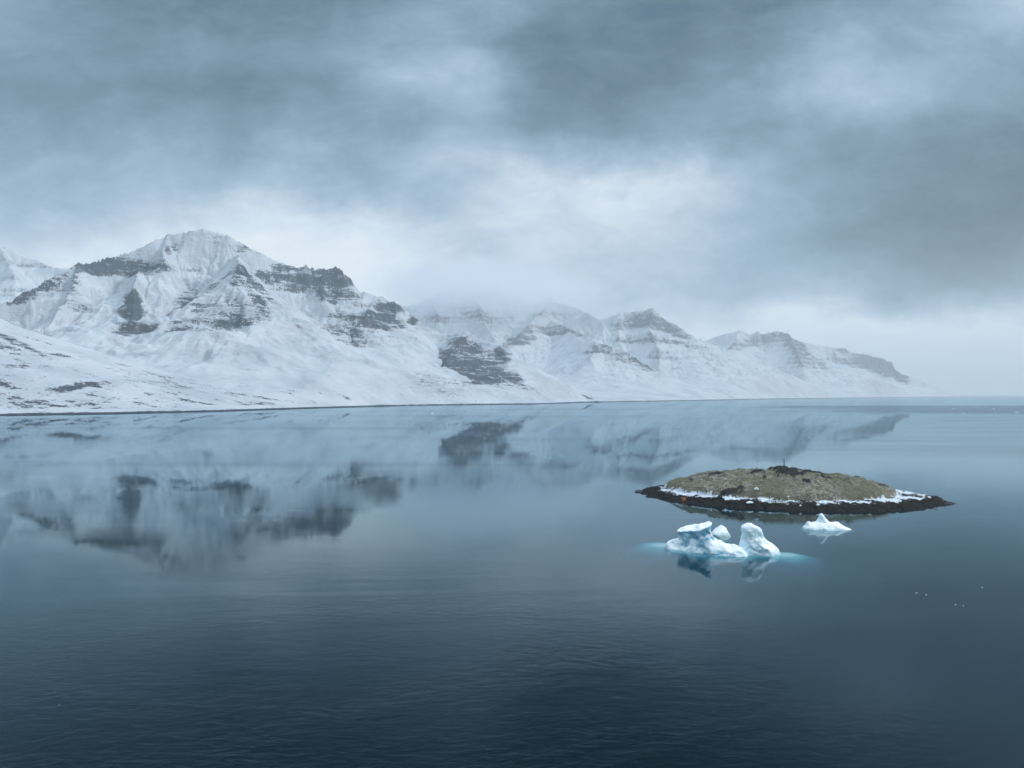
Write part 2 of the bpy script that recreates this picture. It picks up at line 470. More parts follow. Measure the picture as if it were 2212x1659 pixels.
SKY1 = [(-300,760,3100),(-60,668,3150),(0,652,3200),(60,620,3250),(120,588,3350),(168,560,3450),(200,556,3500),(250,552,3600),
        (300,537,3680),(340,517,3750),(362,504,3800),(400,500,3850),(440,493,3900),(470,501,3900),(492,505,3920),(520,522,3950),
        (560,543,4000),(600,562,4050),(640,573,4100),(660,569,4120),(675,576,4130),(692,577,4150),(728,573,4180),(742,578,4180),(755,592,4180),
        (772,630,4180),(786,627,4180),(800,633,4200),(825,640,4200),(850,648,4220),(868,657,4240),(890,676,4280),(925,700,4320),(950,712,4360)]
massif("mountain", "large snowy mountain with a broad summit and dark banded cliffs on the left", [
    ((0.34, 350, 215), SKY1[:-11]),
    ((0.52, 190, 120), SKY1[-12:]),
    ((0.48, 160, 150), [(515,548,3850),(516,560,3420),(506,596,3330)]),
    ((0.60, 110, 60), [(300,560,3600),(287,614,3250),(288,655,3160),(285,700,3080)]),
    ((0.45, 120, 120), [(172,560,3450),(150,640,3250),(110,700,3050)]),
    ((0.48, 110, 110), [(825,640,4200),(800,660,3980),(775,695,3780),(765,728,3620)]),
    ((0.6, 100, 80), [(362,504,3800),(350,550,3600)]),
    ((0.6, 120, 80), [(700,577,4150),(690,610,4020),(705,640,3900)]),
    ], (-46, 3.5, 1200, 1850, 5000, 560),
    [(205,576,42,20,0,1.0),(270,576,70,20,-4,1.0),(350,575,38,15,-5,0.8),(372,535,26,12,50,0.7),(415,578,30,8,10,0.5),
     (283,638,20,24,0,1.1),(283,664,24,30,0,1.05),(288,708,52,20,8,1.1),(190,662,50,14,-8,0.55),(60,635,55,16,30,0.55),(120,620,60,14,-20,0.35),
     (520,600,26,44,-18,0.75),(556,645,16,44,35,0.9),(500,655,80,12,0,0.9),(470,690,95,18,0,0.75),(515,685,80,16,0,0.7),(380,705,34,10,10,0.85),(455,708,60,10,0,0.8),(400,640,16,44,-35,0.7),
     (590,590,55,22,25,0.75),(640,610,30,24,0,0.8),(690,600,50,32,0,0.85),(740,600,34,34,20,0.9),(715,640,50,18,5,0.75),(765,640,20,12,0,0.8),(520,540,40,10,30,0.4),
     (840,665,38,20,15,1.1),(790,688,70,14,-8,0.95),(730,712,55,14,-5,0.95),(850,690,60,10,-10,0.8),(770,738,60,12,0,0.85),(890,690,36,9,35,0.85),(780,655,24,10,0,0.6),
     (930,800,60,20,20,0.5),(985,822,70,14,0,0.5),(540,770,20,60,-20,0.3),(430,770,20,50,30,0.25),(480,670,120,50,0,0.45),(700,605,80,50,0,0.3),(800,700,130,50,0,0.55),(285,670,45,65,0,0.5),(600,600,60,40,20,0.4),(90,625,90,30,25,0.35),(470,520,60,14,-10,0.3),(430,635,112,9,40,0.7),(556,610,62,15,-52,0.8),(655,715,80,6,-45,0.5),(300,760,100,5,38,0.35),(250,575,100,30,0,0.4)], seed=0, soft=30, sink=6)

massif("mountain", "dome-shaped dark-topped hill at the right foot of the large snowy mountain", [
    ((0.50, 40, 90), [(900,712,4230),(960,722,4185),(985,718,4140),(1005,717,4104),(1040,732,4068),(1062,740,4050),(1084,745,4032),(1098,760,4014)]),
    ((0.50, 40, 90), [(1005,717,4104),(975,752,3870),(960,790,3645)]),
    ((0.6, 30, 60), [(1084,745,4032),(1092,775,3870)]),
    ], (-12, 12, 700, 2700, 6200, 380),
    [(1000,742,46,20,-20,0.75),(1040,757,36,16,-25,0.8),(1085,768,30,24,-35,0.95),(960,790,75,34,0,0.5),(1030,800,85,30,-20,0.45),(930,815,70,16,0,0.42),(1095,815,50,10,-35,0.55),
     (1000,825,90,12,0,0.5),(985,792,95,44,0,0.72),(1000,770,95,48,-12,0.5),(960,760,60,24,30,0.5),(1110,815,50,16,-38,0.45),(1055,802,85,34,-25,0.72),(945,815,85,20,5,0.62),(1000,833,90,10,0,0.75),(895,790,40,24,30,0.35)], strat=0.2, seed=4, sink=5)

massif("hill", "smooth snow-dusted near hillside rising at the left edge", [
    ((0.34, 8, 100), [(-420,560,2300),(-100,655,2280),(0,701,2260),(60,739,2270),(128,769,2280),(190,793,2300)]),
    ((0.30, 4, 100), [(150,764,2700),(260,800,2620),(400,826,2600)]),
    ], (-46, -14, 700, 1400, 3200, 360),
    [(30,735,60,10,-32,0.75),(-20,740,80,14,-25,0.5),(130,765,26,5,-8,0.7),(170,830,70,5,3,0.6),(60,790,60,8,0,0.3)],
    strat=0.1, ero=0.25, soft=30, base_rock=0.14, sink=4, speck=0.28, seed=9)

massif("mountain", "pale far mountainside fading into mist at the left edge", [
    ((0.38, 260, 170), [(-300,500,7500),(-100,505,7400),(0,526,7300),(60,553,7300),(110,572,7300),(200,590,7300),(330,640,7300)]),
    ((0.46, 150, 130), [(0,526,7300),(30,590,6600)]),
    ], (-46, -22, 420, 4200, 9000, 320),
    [(60,575,60,7,0,0.6),(20,600,50,7,0,0.5),(40,625,50,7,10,0.7),(10,633,30,6,0,0.8)], base_rock=0.05, seed=12)

massif("mountain", "mist-covered broad mountain behind the snowy valley in the middle", [
    ((0.38, 260, 170), [(700,640,8600),(830,655,8600),(880,660,8600),(930,640,8600),(985,622,8700),(1060,620,8700),(1100,640,8600),(1150,654,8600),
            (1190,641,8600),(1220,655,8500),(1250,664,8300),(1300,690,8000)]),
    ((0.46, 150, 130), [(1030,640,8500),(1040,690,7700),(1070,730,7000)]),
    ((0.46, 150, 130), [(1180,660,8400),(1150,690,7700),(1120,720,7200),(1100,742,6900)]),
    ((0.46, 150, 130), [(1190,690,8000),(1250,715,7300),(1320,752,6900)]),
    ((0.46, 150, 130), [(930,640,8500),(950,690,7800)]),
    ], (-14, 12, 760, 4900, 10500, 420),
    [(1020,672,60,22,-30,0.8),(960,690,60,14,0,0.75),(1080,690,36,20,30,0.6),(1120,730,48,22,15,0.95),(1180,715,60,14,0,0.75),(1180,675,60,14,0,0.55),(1040,640,50,10,0,0.6),
     (1230,720,60,12,-10,0.6)], seed=16)

massif("mountain", "low snowy spur with streaky rock running down to the shore in the middle", [
    ((0.42, 100, 110), [(1225,712,7600),(1262,738,6600),(1290,735,6300),(1320,745,6200),(1360,760,6150),(1400,786,6100),(1440,812,6100)]),
    ((0.42, 80, 110), [(1290,735,6300),(1275,775,5900)]),
    ], (2, 17, 420, 4300, 7600, 300),
    [(1290,752,40,12,10,0.75),(1360,775,66,16,-15,0.75),(1400,795,50,12,-35,0.7),(1260,775,20,14,30,0.4)], seed=21)

massif("mountain", "steep pointed mountain with dark banded summit right of the middle", [
    ((0.38, 260, 170), [(1180,700,9200),(1240,700,8900),(1310,684,8600),(1340,673,8500),(1375,668,8450),(1410,663,8400),(1424,674,8400),(1442,690,8400),(1470,704,8400),(1490,720,8400),(1515,742,8400)]),
    ((0.46, 150, 130), [(1410,663,8400),(1400,700,7900),(1420,750,7200),(1425,790,6800)]),
    ((0.46, 150, 130), [(1340,673,8500),(1335,715,7900),(1340,745,7500)]),
    ], (2, 24, 620, 5000, 10500, 380),
    [(1410,690,60,26,-15,0.95),(1360,700,60,20,10,0.75),(1460,715,50,16,-25,0.9),(1400,730,80,16,0,0.85),(1490,745,60,10,-15,0.75),(1430,765,50,16,0,0.6),(1540,775,50,9,-40,0.6)],
    seed=25)

massif("mountain", "distant hazy headland range ending in a dark cliff at the right", [
    ((0.38, 260, 170), [(1430,770,11200),(1500,745,11200),(1535,730,11100),(1568,718,11000),(1600,712,11000),(1618,720,11000),(1636,714,11000),(1650,719,10950),(1668,713,10900),(1690,712,10850),(1706,724,10800),(1722,733,10800),(1742,745,10800)]),
    ((0.45, 280, 120), [(1722,733,10800),(1760,744,11600),(1800,748,12000),(1825,750,12000),(1842,760,12000),(1880,764,12000),(1905,772,12000),(1925,779,11900),(1936,797,11800)]),
    ((0.46, 150, 130), [(1700,714,10850),(1715,745,10200),(1735,790,9500)]),
    ((0.46, 150, 130), [(1600,712,11000),(1580,745,10300),(1560,775,9800)]),
    ((0.46, 150, 130), [(1800,748,12000),(1810,790,11200)]),
    ((0.46, 150, 130), [(1905,772,12000),(1915,800,11600)]),
    ], (10, 33, 760, 7600, 14500, 420),
    [(1720,745,40,26,-45,0.95),(1640,735,70,14,10,0.7),(1750,780,60,24,-20,0.75),(1900,790,60,20,-25,1.0),(1830,785,80,14,0,0.75),(1700,800,30,30,0,0.5),(1820,757,20,8,0,0.7),
     (1590,750,50,12,20,0.6),(1945,815,26,14,-40,1.0),(1915,790,50,24,-25,0.7),(1850,780,70,22,-10,0.5),(1680,730,60,30,0,0.45)], seed=31)

# ------------------------------------------------------------------ water
def water_material():
    m, t, b = new_mat("fjord_water")
    t.nodes.remove(b)
    out = t.nodes['Material Output']
    geo = t.nodes.new('ShaderNodeNewGeometry'); pos = geo.outputs['Position']
    sp = t.nodes.new('ShaderNodeSeparateXYZ'); t.links.new(pos, sp.inputs[0])
    dist = nmath(t, 'SQRT', nmath(t, 'ADD', nmath(t, 'MULTIPLY', sp.outputs[0], sp.outputs[0]), nmath(t, 'MULTIPLY', sp.outputs[1], sp.outputs[1])))
    # ripples
    r1 = noise(t, mapping(t, pos, rot=(0, 0, 0.35), scale=(1, 1.6, 1)), 0.42, 5, 0.6, 0.8)
    r2 = noise(t, mapping(t, pos, rot=(0, 0, -0.5), scale=(1, 1.5, 1)), 1.9, 4, 0.65, 0.5)
    swell = noise(t, mapping(t, pos, rot=(0, 0, -0.25), scale=(0.8, 1.8, 1)), 0.12, 2, 0.5)
    # wind patches
    patch = noise(t, mapping(t, pos, rot=(0, 0, -0.15), scale=(0.40, 1.0, 1)), 0.014, 6, 0.6, 0.9)
    far = noise(t, mapping(t, pos, rot=(0, 0, -0.3), scale=(0.25, 1.0, 1)), 0.0016, 4, 0.55, 0.6)
    wind = maprange(t, patch, 0.42, 0.62, 0.22, 1.4)
    wband = maprange(t, far, 0.46, 0.62, 0.0, 1.0)
    # the ruffled band of water off the headland
    c = onwater(2230, 884)
    bx = nmath(t, 'DIVIDE', nmath(t, 'SUBTRACT', sp.outputs[0], c[0]), 900.0)
    by = nmath(t, 'DIVIDE', nmath(t, 'SUBTRACT', sp.outputs[1], c[1]), 780.0)
    br = nmath(t, 'SQRT', nmath(t, 'ADD', nmath(t, 'MULTIPLY', bx, bx), nmath(t, 'MULTIPLY', by, by)))
    ruff = maprange(t, nmath(t, 'ADD', br, nmath(t, 'MULTIPLY', nmath(t, 'SUBTRACT', far, 0.5), 1.2)), 0.55, 1.2, 1.0, 0.0)
    h = nmath(t, 'ADD', nmath(t, 'MULTIPLY', r1, 1.1), nmath(t, 'MULTIPLY', r2, 0.25))
    h = nmath(t, 'MULTIPLY', h, wind)
    h = nmath(t, 'ADD', h, nmath(t, 'MULTIPLY', swell, 0.5))
    bp = t.nodes.new('ShaderNodeBump'); bp.inputs['Distance'].default_value = 0.08
    fade = maprange(t, dist, 95, 240, 1.0, 0.12)
    fade = nmath(t, 'MULTIPLY', fade, maprange(t, dist, 300, 1500, 1.0, 0.3))
    t.links.new(nmath(t, 'MULTIPLY', fade, 0.9), bp.inputs['Strength'])
    t.links.new(h, bp.inputs['Height'])
    rough = nmath(t, 'ADD', 0.004, nmath(t, 'MULTIPLY', wind, 0.006))
    rough = nmath(t, 'ADD', rough, nmath(t, 'MULTIPLY', wband, 0.012))
    rough = nmath(t, 'ADD', rough, nmath(t, 'MULTIPLY', ruff, 0.22))
    gl = t.nodes.new('ShaderNodeBsdfGlossy'); gl.distribution = 'GGX'
    gl.inputs['Color'].default_value = (0.74, 0.92, 1.0, 1)
    t.links.new(rough, gl.inputs['Roughness']); t.links.new(bp.outputs[0], gl.inputs['Normal'])
    df = t.nodes.new('ShaderNodeBsdfDiffuse'); df.inputs['Color'].default_value = (0.001, 0.044, 0.076, 1)
    tr = t.nodes.new('ShaderNodeBsdfRefraction'); tr.inputs['IOR'].default_value = 1.333; tr.inputs['Roughness'].default_value = 0.02
    m1 = t.nodes.new('ShaderNodeMixShader'); m1.inputs[0].default_value = 0.88
    t.links.new(df.outputs[0], m1.inputs[1]); t.links.new(tr.outputs[0], m1.inputs[2])
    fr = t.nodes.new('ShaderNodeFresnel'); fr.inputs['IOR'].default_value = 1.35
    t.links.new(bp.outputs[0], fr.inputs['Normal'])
    # wind-ruffled water turns its facets away and mirrors less
    lane = noise(t, mapping(t, pos, rot=(0, 0, -0.22), scale=(0.22, 1.0, 1)), 0.006, 5, 0.6, 0.4)
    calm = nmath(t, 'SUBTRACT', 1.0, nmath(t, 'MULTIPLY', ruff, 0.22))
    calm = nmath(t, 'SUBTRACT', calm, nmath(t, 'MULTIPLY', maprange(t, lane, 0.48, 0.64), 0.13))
    lp = t.nodes.new('ShaderNodeMixShader')
    # seen from below (inside the water) the surface simply lets light through
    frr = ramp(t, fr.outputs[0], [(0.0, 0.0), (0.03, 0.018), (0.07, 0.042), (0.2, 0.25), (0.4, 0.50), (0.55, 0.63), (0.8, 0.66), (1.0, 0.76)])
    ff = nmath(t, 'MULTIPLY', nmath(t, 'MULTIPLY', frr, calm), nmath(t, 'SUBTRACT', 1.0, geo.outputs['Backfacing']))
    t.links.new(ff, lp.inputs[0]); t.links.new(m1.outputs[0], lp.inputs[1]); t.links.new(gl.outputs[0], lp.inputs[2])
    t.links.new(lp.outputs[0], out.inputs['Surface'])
    ab = t.nodes.new('ShaderNodeVolumeAbsorption')
    ab.inputs['Color'].default_value = (0.03, 0.74, 0.80, 1); ab.inputs['Density'].default_value = 0.58
    t.links.new(ab.outputs[0], out.inputs['Volume'])
    return m
MAT_WATER = water_material()
S = 30000.0
vw = []
for zz in (0.0, -40.0):
    vw += [(-S, -2000, zz), (S, -2000, zz), (S, 40000, zz), (-S, 40000, zz)]
fw = [(0, 1, 2, 3), (7, 6, 5, 4), (0, 4, 5, 1), (1, 5, 6, 2), (2, 6, 7, 3), (3, 7, 4, 0)]
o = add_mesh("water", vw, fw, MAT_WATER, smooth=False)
tag(o, kind='structure', label="still dark blue fjord water mirroring mountains and clouds")
mb, t, b = new_mat("dark_silt")
b.inputs['Roughness'].default_value = 0.9
t.links.new(mixc(t, noise(t, None, 0.2), (0.01, 0.016, 0.018), (0.02, 0.028, 0.03)), b.inputs['Base Color'])
o = add_mesh("seabed", [(-S + 10, -1990, -39), (S - 10, -1990, -39), (S - 10, 39990, -39), (-S + 10, 39990, -39)], [(0, 1, 2, 3)], mb, smooth=False)
tag(o, kind='structure', label="dark floor of the fjord")

# ------------------------------------------------------------------ island
def island_material():
    m, t, b = new_mat("island_ground")
    def A(n):
        a = t.nodes.new('ShaderNodeAttribute'); a.attribute_name = n; return a.outputs['Fac']
    geo = t.nodes.new('ShaderNodeNewGeometry'); pos = geo.outputs['Position']
    g1 = noise(t, pos, 0.055, 6, 0.6); g2 = noise(t, mapping(t, pos, scale=(1, 1, 2)), 0.9, 5, 0.7)
    grass = mixc(t, maprange(t, g1, 0.40, 0.60), (0.15, 0.155, 0.092), (0.33, 0.31, 0.265))
    g3 = noise(t, mapping(t, pos, rot=(0, 0, 0.4), scale=(1, 1.8, 1)), 0.28, 6, 0.65, 0.8)
    grass = mixc(t, maprange(t, g3, 0.42, 0.62), grass, (0.135, 0.13, 0.075))
    grass = mixc(t, maprange(t, g3, 0.60, 0.75), grass, (0.36, 0.35, 0.31))
    grass = mixc(t, maprange(t, g2, 0.42, 0.62), grass, (0.13, 0.125, 0.095))
    rk = mixc(t, noise(t, pos, 0.8, 5, 0.7), (0.012, 0.013, 0.015), (0.055, 0.052, 0.052))
    weed = mixc(t, noise(t, pos, 1.2, 5, 0.7), (0.004, 0.005, 0.006), (0.022, 0.020, 0.018))
    sn = mixc(t, noise(t, pos, 0.5, 3, 0.6), (0.55, 0.62, 0.70), (0.86, 0.88, 0.92))
    n = noise(t, pos, 0.55, 6, 0.72); nn = nmath(t, 'SUBTRACT', n, 0.5)
    fine = nmath(t, 'SUBTRACT', noise(t, pos, 1.7, 4, 0.7), 0.5)
    def th(v, k=0.9, lo=0.44, hi=0.56):
        return maprange(t, nmath(t, 'ADD', nmath(t, 'ADD', v, nmath(t, 'MULTIPLY', nn, k)), nmath(t, 'MULTIPLY', fine, k * 0.7)), lo, hi)
    c = mixc(t, th(A('outcrop')), grass, rk)
    c = mixc(t, th(A('rim'), 0.5), c, weed)
    c = mixc(t, th(A('snow'), 1.2), c, sn)
    c = mixc(t, th(A('rust'), 0.7), c, (0.26, 0.10, 0.03))
    t.links.new(c, b.inputs['Base Color'])
    b.inputs['Roughness'].default_value = 0.9; b.inputs['Specular IOR Level'].default_value = 0.2
    bp = t.nodes.new('ShaderNodeBump'); bp.inputs['Strength'].default_value = 0.9; bp.inputs['Distance'].default_value = 0.5
    t.links.new(nmath(t, 'ADD', g2, n), bp.inputs['Height']); t.links.new(bp.outputs[0], b.inputs['Normal'])
    return m

IC = ((57.5 + 196.0) / 2, 326.0)
def island_rho(x, y):
    u = (x - IC[0]); v = (y - IC[1]) + 0.10 * u
    ang = np.arctan2(v / 43.0, u / 69.0)
    r = np.sqrt((u / 69.0) ** 2 + (v / 43.0) ** 2)
    # pointed ends
    r = r * (1 + 0.10 * np.cos(2 * ang - math.pi) * -1 * 0.4)
    r = r + 0.07 * fbm(x / 16, y / 12, 6, 2, 0.62) + 0.025 * gnoise(x / 3.0, y / 2.5, 8)
    return r, ang
gx_ = np.linspace(IC[0] - 80, IC[0] + 80, 640); gy_ = np.linspace(IC[1] - 58, IC[1] + 58, 460)
yy_, xx_ = np.meshgrid(gy_, gx_, indexing='ij')
rho, ang = island_rho(xx_, yy_)
u_ = (xx_ - IC[0]) / 69.0
z = 2.4 * (1 - sstep(0.80, 1.0, rho)) - 1.6 * sstep(0.97, 1.12, rho)
z = z + 1.3 * fbm(xx_ / 4, yy_ / 4, 5, 6, 0.7) * (1 - sstep(1.0, 1.1, rho))
rg = np.sqrt(((xx_ - IC[0] + 3) / 51.0) ** 2 + ((yy_ - IC[1] - 2.5 + 0.08 * (xx_ - IC[0])) / 33.0) ** 2) + 0.05 * fbm(xx_ / 14, yy_ / 14, 4, 12)
body = np.clip(1 - rg ** 2, 0, 1)
edge = 1 - sstep(0.93, 1.02, rg)
z = z + 1.0 * edge + 6.7 * body ** 0.58 * (0.86 + 0.14 * np.cos((xx_ - IC[0] + 8) / 30))
z = z + np.minimum(1, body * 2) * (2.3 * fbm(xx_ / 15, yy_ / 12, 4, 33) + 1.0 * fbm(xx_ / 8, yy_ / 5, 4, 39, 0.6, True) + 0.9 * fbm(xx_ / 3, yy_ / 3, 4, 35))
# dark crags near the top and tufts here and there
crag = fbm(xx_ / 9, yy_ / 6, 5, 44, 0.6)
top = np.exp(-(((xx_ - IC[0] + 6) / 20) ** 2 + ((yy_ - IC[1] - 2) / 15) ** 2))
outc = 0.55 * sstep(0.0, 0.45, crag) * (0.2 + 0.9 * top) + 0.10 * top
for (cx_, cy_, rx_, ry_, am_) in ((1562,1064,5.5,2.5,0.8),(1600,1062,3.5,2,0.6),(1850,1021,2.4,3,0.8),(1545,1026,5,3,0.7),(1490,1030,4,3,0.6),(1742,1056,2.5,2,0.7),(1905,1047,3.5,2.5,0.7),(1790,1040,4,2,0.6),
        (1720,1036,6,2.5,0.9),(1700,1018,9,4,0.8),(1760,1022,6,3,0.8),(1690,1030,4,2,0.8),(1640,1022,4,2,0.6),(1830,1050,3,1.5,0.7),(1650,1045,2,1.5,0.6)):
    dpt = (cy_ - 851) / F0; zz_ = 3 + 7 * max(0, min(1, (1075 - cy_) / 55.0))
    Yc = (CAM_Z - zz_) / dpt; Xc = (cx_ - W0 / 2) / F0 * Yc
    outc = outc + am_ * 0.95 * np.exp(-((xx_ - Xc) / rx_) ** 2 - ((yy_ - Yc) / (ry_ * 1.6)) ** 2)
z = z + 1.1 * sstep(0.3, 0.75, outc) * (1 + 0.9 * fbm(xx_ / 2.0, yy_ / 2.0, 3, 91, 0.6))
outc = outc + 0.25 * sstep(0.25, 0.5, fbm(xx_ / 7, yy_ / 5, 4, 51, 0.6)) * edge
rim = 1 - sstep(0.0, 1.0, (0.90 - rho) / 0.10 + 0.5)
rim = np.clip(rim, 0, 1)
rim = np.maximum(rim, sstep(0.97, 1.04, rg))
ring = (1 - sstep(0.80, 0.92, rho)) * sstep(0.93, 1.03, rg)
snow = (0.48 + 0.34 * u_ ** 2 + 0.75 * fbm(xx_ / 9, yy_ / 6, 4, 81)) * ring + 0.36 * sstep(0.2, 0.5, fbm(xx_ / 6, yy_ / 3, 4, 63)) * edge + 0.06 * top
rp = onwater(1476, 1068, 3.0)
rust = 0.7 * np.exp(-(((xx_ - rp[0]) / 1.6) ** 2 + ((yy_ - rp[1]) / 3.0) ** 2))
isl = add_mesh("island", np.stack([xx_, yy_, z], -1).reshape(-1, 3), gridfaces(*xx_.shape), island_material(),
               attrs={'outcrop': outc, 'rim': rim * (1 - edge), 'snow': snow, 'rust': rust})
tag(isl, kind='structure', label="small grassy island with a black seaweed rim and a ring of snow")
def island_z(px, py):
    i = int(np.clip(np.searchsorted(gy_, py), 0, len(gy_) - 1)); j = int(np.clip(np.searchsorted(gx_, px), 0, len(gx_) - 1))
    return float(z[i, j])
def island_hit(px, py):
    d = ray(px, py)
    for k in range(2600, 4000):
        t = k / 10.0 / d[1]
        q3 = (d[0] * t, d[1] * t, CAM_Z + d[2] * t)
        if q3[2] <= island_z(q3[0], q3[1]): return q3
    return (d[0] * 320, 320, 3)

# ------------------------------------------------------------------ rough solid lumps (ice, rocks)
def ring_loft(levels, n=40, rngseed=0, jag=0.06):
    """levels: (z, left, right, front, back) -> closed lofted solid"""
    rs = np.random.RandomState(rngseed)
    V = []; Fc = []
    ph = rs.rand(6) * 6.28
    for k, (zz, l, r, f, b_) in enumerate(levels):
        cx, cy = (l + r) / 2, (f + b_) / 2; ax, ay = (r - l) / 2, (b_ - f) / 2
        for i in range(n):
            a = 2 * math.pi * i / n
            c, s = math.cos(a), math.sin(a)
            e = 0.82
            w = 1 + jag * (math.sin(3 * a + ph[0] + zz * 0.5) + 0.7 * math.sin(5 * a + ph[1] - zz * 0.8) + 0.5 * math.sin(9 * a + ph[2] + zz))
            V.append((cx + ax * w * math.copysign(abs(c) ** e, c), cy + ay * w * math.copysign(abs(s) ** e, s), zz))
    for k in range(len(levels) - 1):
        for i in range(n):
            j = (i + 1) % n
            Fc.append((k * n + i, k * n + j, (k + 1) * n + j, (k + 1) * n + i))
    Fc.append(tuple(reversed(range(n))))
    Fc.append(tuple(range((len(levels) - 1) * n, len(levels) * n)))
    return V, Fc

def sculpt(name, parts, mat, voxel, rough, cuts=(), seed=0, smooth_it=4, parent=None, facets=0):
    """union the parts with a voxel remesh, soften, roughen and return one mesh object"""
    V = []; Fc = []
    for v, f in parts:
        o0 = len(V); V += list(v); Fc += [tuple(i + o0 for i in t) for t in f]
    tmp = add_mesh(name, V, Fc, None)
    rm = tmp.modifiers.new('r', 'REMESH'); rm.mode = 'VOXEL'; rm.voxel_size = voxel
    sm = tmp.modifiers.new('s', 'SMOOTH'); sm.iterations = smooth_it; sm.factor = 0.5
    dg = bpy.context.evaluated_depsgraph_get()
    me = bpy.data.meshes.new_from_object(tmp.evaluated_get(dg))
    old = tmp.data; bpy.data.objects.remove(tmp); bpy.data.meshes.remove(old)
    nv = len(me.vertices)
    co = np.empty(nv * 3, dtype=np.float32); me.vertices.foreach_get('co', co); co = co.reshape(-1, 3).astype(float)
    no = np.empty(nv * 3, dtype=np.float32); me.vertices.foreach_get('normal', no); no = no.reshape(-1, 3)
    for (a, b_, c, d_) in cuts:      # z limited by the plane z = a + b*x + c*y, with a little roughness d
        lim = a + b_ * co[:, 0] + c * co[:, 1] + d_ * fbm(co[:, 0] / 1.5, co[:, 1] / 1.5, 4, seed + 5)
        over = np.maximum(co[:, 2] - lim, 0)
        co[:, 2] -= over * 0.93
    if facets:
        rf = np.random.RandomState(seed + 77)
        abv = co[:, 2] > -0.3
        for k in range(facets):
            # chop a local bulge flat: a plane near a random surface point, tilted off its normal
            vi = rf.choice(np.nonzero(abv)[0])
            nn_ = no[vi] + rf.randn(3) * 0.30; nn_ /= np.linalg.norm(nn_) + 1e-6
            dpl = (co - co[vi]) @ nn_ + rf.uniform(0.08, 0.26)
            near = np.exp(-(((co - co[vi]) ** 2).sum(1)) / (2.2 ** 2))
            over = np.maximum(dpl, 0) * (near > 0.18)
            co = co - np.minimum(over, 0.5)[:, None] * nn_[None, :] * np.clip((near - 0.18) * 4, 0, 1)[:, None]
    x_, y_, z_ = co.T
    s1 = rough[0]
    n1 = fbm((x_ + z_ * 0.7) / s1, (y_ - z_ * 0.8) / s1, 3, seed, 0.42) + fbm((x_ - 0.6 * z_) / s1 + 9, (z_ + 0.5 * y_) / s1, 3, seed + 3, 0.42)
    sc = fbm((x_ + y_) / (s1 * 2.2), z_ / (s1 * 1.1), 3, seed + 8, 0.5, ridged=True)
    co = co + no * (n1 * rough[1] + sc * rough[2])[:, None]
    me.vertices.foreach_set('co', co.astype(np.float32).ravel())
    if cuts:
        import bmesh
        bm = bmesh.new(); bm.from_mesh(me)
        for _ in range(2): bmesh.ops.smooth_vert(bm, verts=bm.verts, factor=0.5, use_axis_x=True, use_axis_y=True, use_axis_z=True)
        bm.to_mesh(me); bm.free()
    me.polygons.foreach_set('use_smooth', np.ones(len(me.polygons), dtype=bool))
    me.name = name; me.materials.clear(); me.materials.append(mat); me.update()
    o = bpy.data.objects.new(name, me); scene.collection.objects.link(o)
    if parent: o.parent = parent
    return o

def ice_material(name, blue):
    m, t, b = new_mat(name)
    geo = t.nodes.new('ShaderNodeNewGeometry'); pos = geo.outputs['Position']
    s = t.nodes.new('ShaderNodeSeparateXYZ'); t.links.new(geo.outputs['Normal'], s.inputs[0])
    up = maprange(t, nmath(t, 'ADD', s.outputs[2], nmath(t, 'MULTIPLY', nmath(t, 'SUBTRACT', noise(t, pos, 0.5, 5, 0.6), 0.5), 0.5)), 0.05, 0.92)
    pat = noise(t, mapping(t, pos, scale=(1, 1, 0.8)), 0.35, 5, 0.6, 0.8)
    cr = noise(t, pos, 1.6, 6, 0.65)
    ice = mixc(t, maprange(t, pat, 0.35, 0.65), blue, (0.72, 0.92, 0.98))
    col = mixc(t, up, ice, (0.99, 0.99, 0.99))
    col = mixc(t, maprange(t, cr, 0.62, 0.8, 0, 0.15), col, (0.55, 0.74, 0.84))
    t.links.new(col, b.inputs['Base Color'])
    b.inputs['Roughness'].default_value = 0.42; b.inputs['IOR'].default_value = 1.31
    b.inputs['Subsurface Weight'].default_value = 0.2
    b.inputs['Subsurface Radius'].default_value = (0.4, 1.0, 1.3)
    b.inputs['Subsurface Scale'].default_value = 0.6
    bp = t.nodes.new('ShaderNodeBump'); bp.inputs['Strength'].default_value = 0.6; bp.inputs['Distance'].default_value = 0.25
    t.links.new(nmath(t, 'ADD', cr, nmath(t, 'MULTIPLY', pat, 1.5)), bp.inputs['Height']); t.links.new(bp.outputs[0], b.inputs['Normal'])
    return m
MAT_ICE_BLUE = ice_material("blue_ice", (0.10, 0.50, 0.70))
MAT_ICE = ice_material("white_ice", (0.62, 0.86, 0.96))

def shelf(name, parent, cx, cy, ax, ay, z0, z1, mat):
    """a submerged tongue of ice: a low lens below the surface, deeper towards its edge"""
    V = [(cx, cy, z0)]; Fc = []; n = 48; K = 14
    for k in range(1, K + 1):
        r = k / K
        for i in range(n):
            a = 2 * math.pi * i / n
            w = 1 + 0.05 * math.sin(3 * a + 1) + 0.03 * math.sin(7 * a)
            zz = z0 + (z1 - z0) * (r ** 2.2)
            V.append((cx + ax * r * w * math.cos(a), cy + ay * r * w * math.sin(a), zz))
    for i in range(n): Fc.append((0, 1 + i, 1 + (i + 1) % n))
    for k in range(K - 1):
        for i in range(n):
            j = (i + 1) % n; a = 1 + k * n
            Fc.append((a + i, a + n + i, a + n + j, a + j))
    base = len(V); V.append((cx, cy, z1 - 3))
    a = 1 + (K - 1) * n
    for i in range(n): Fc.append((a + i, base, a + (i + 1) % n))
    return add_mesh(name, V, Fc, mat, parent)

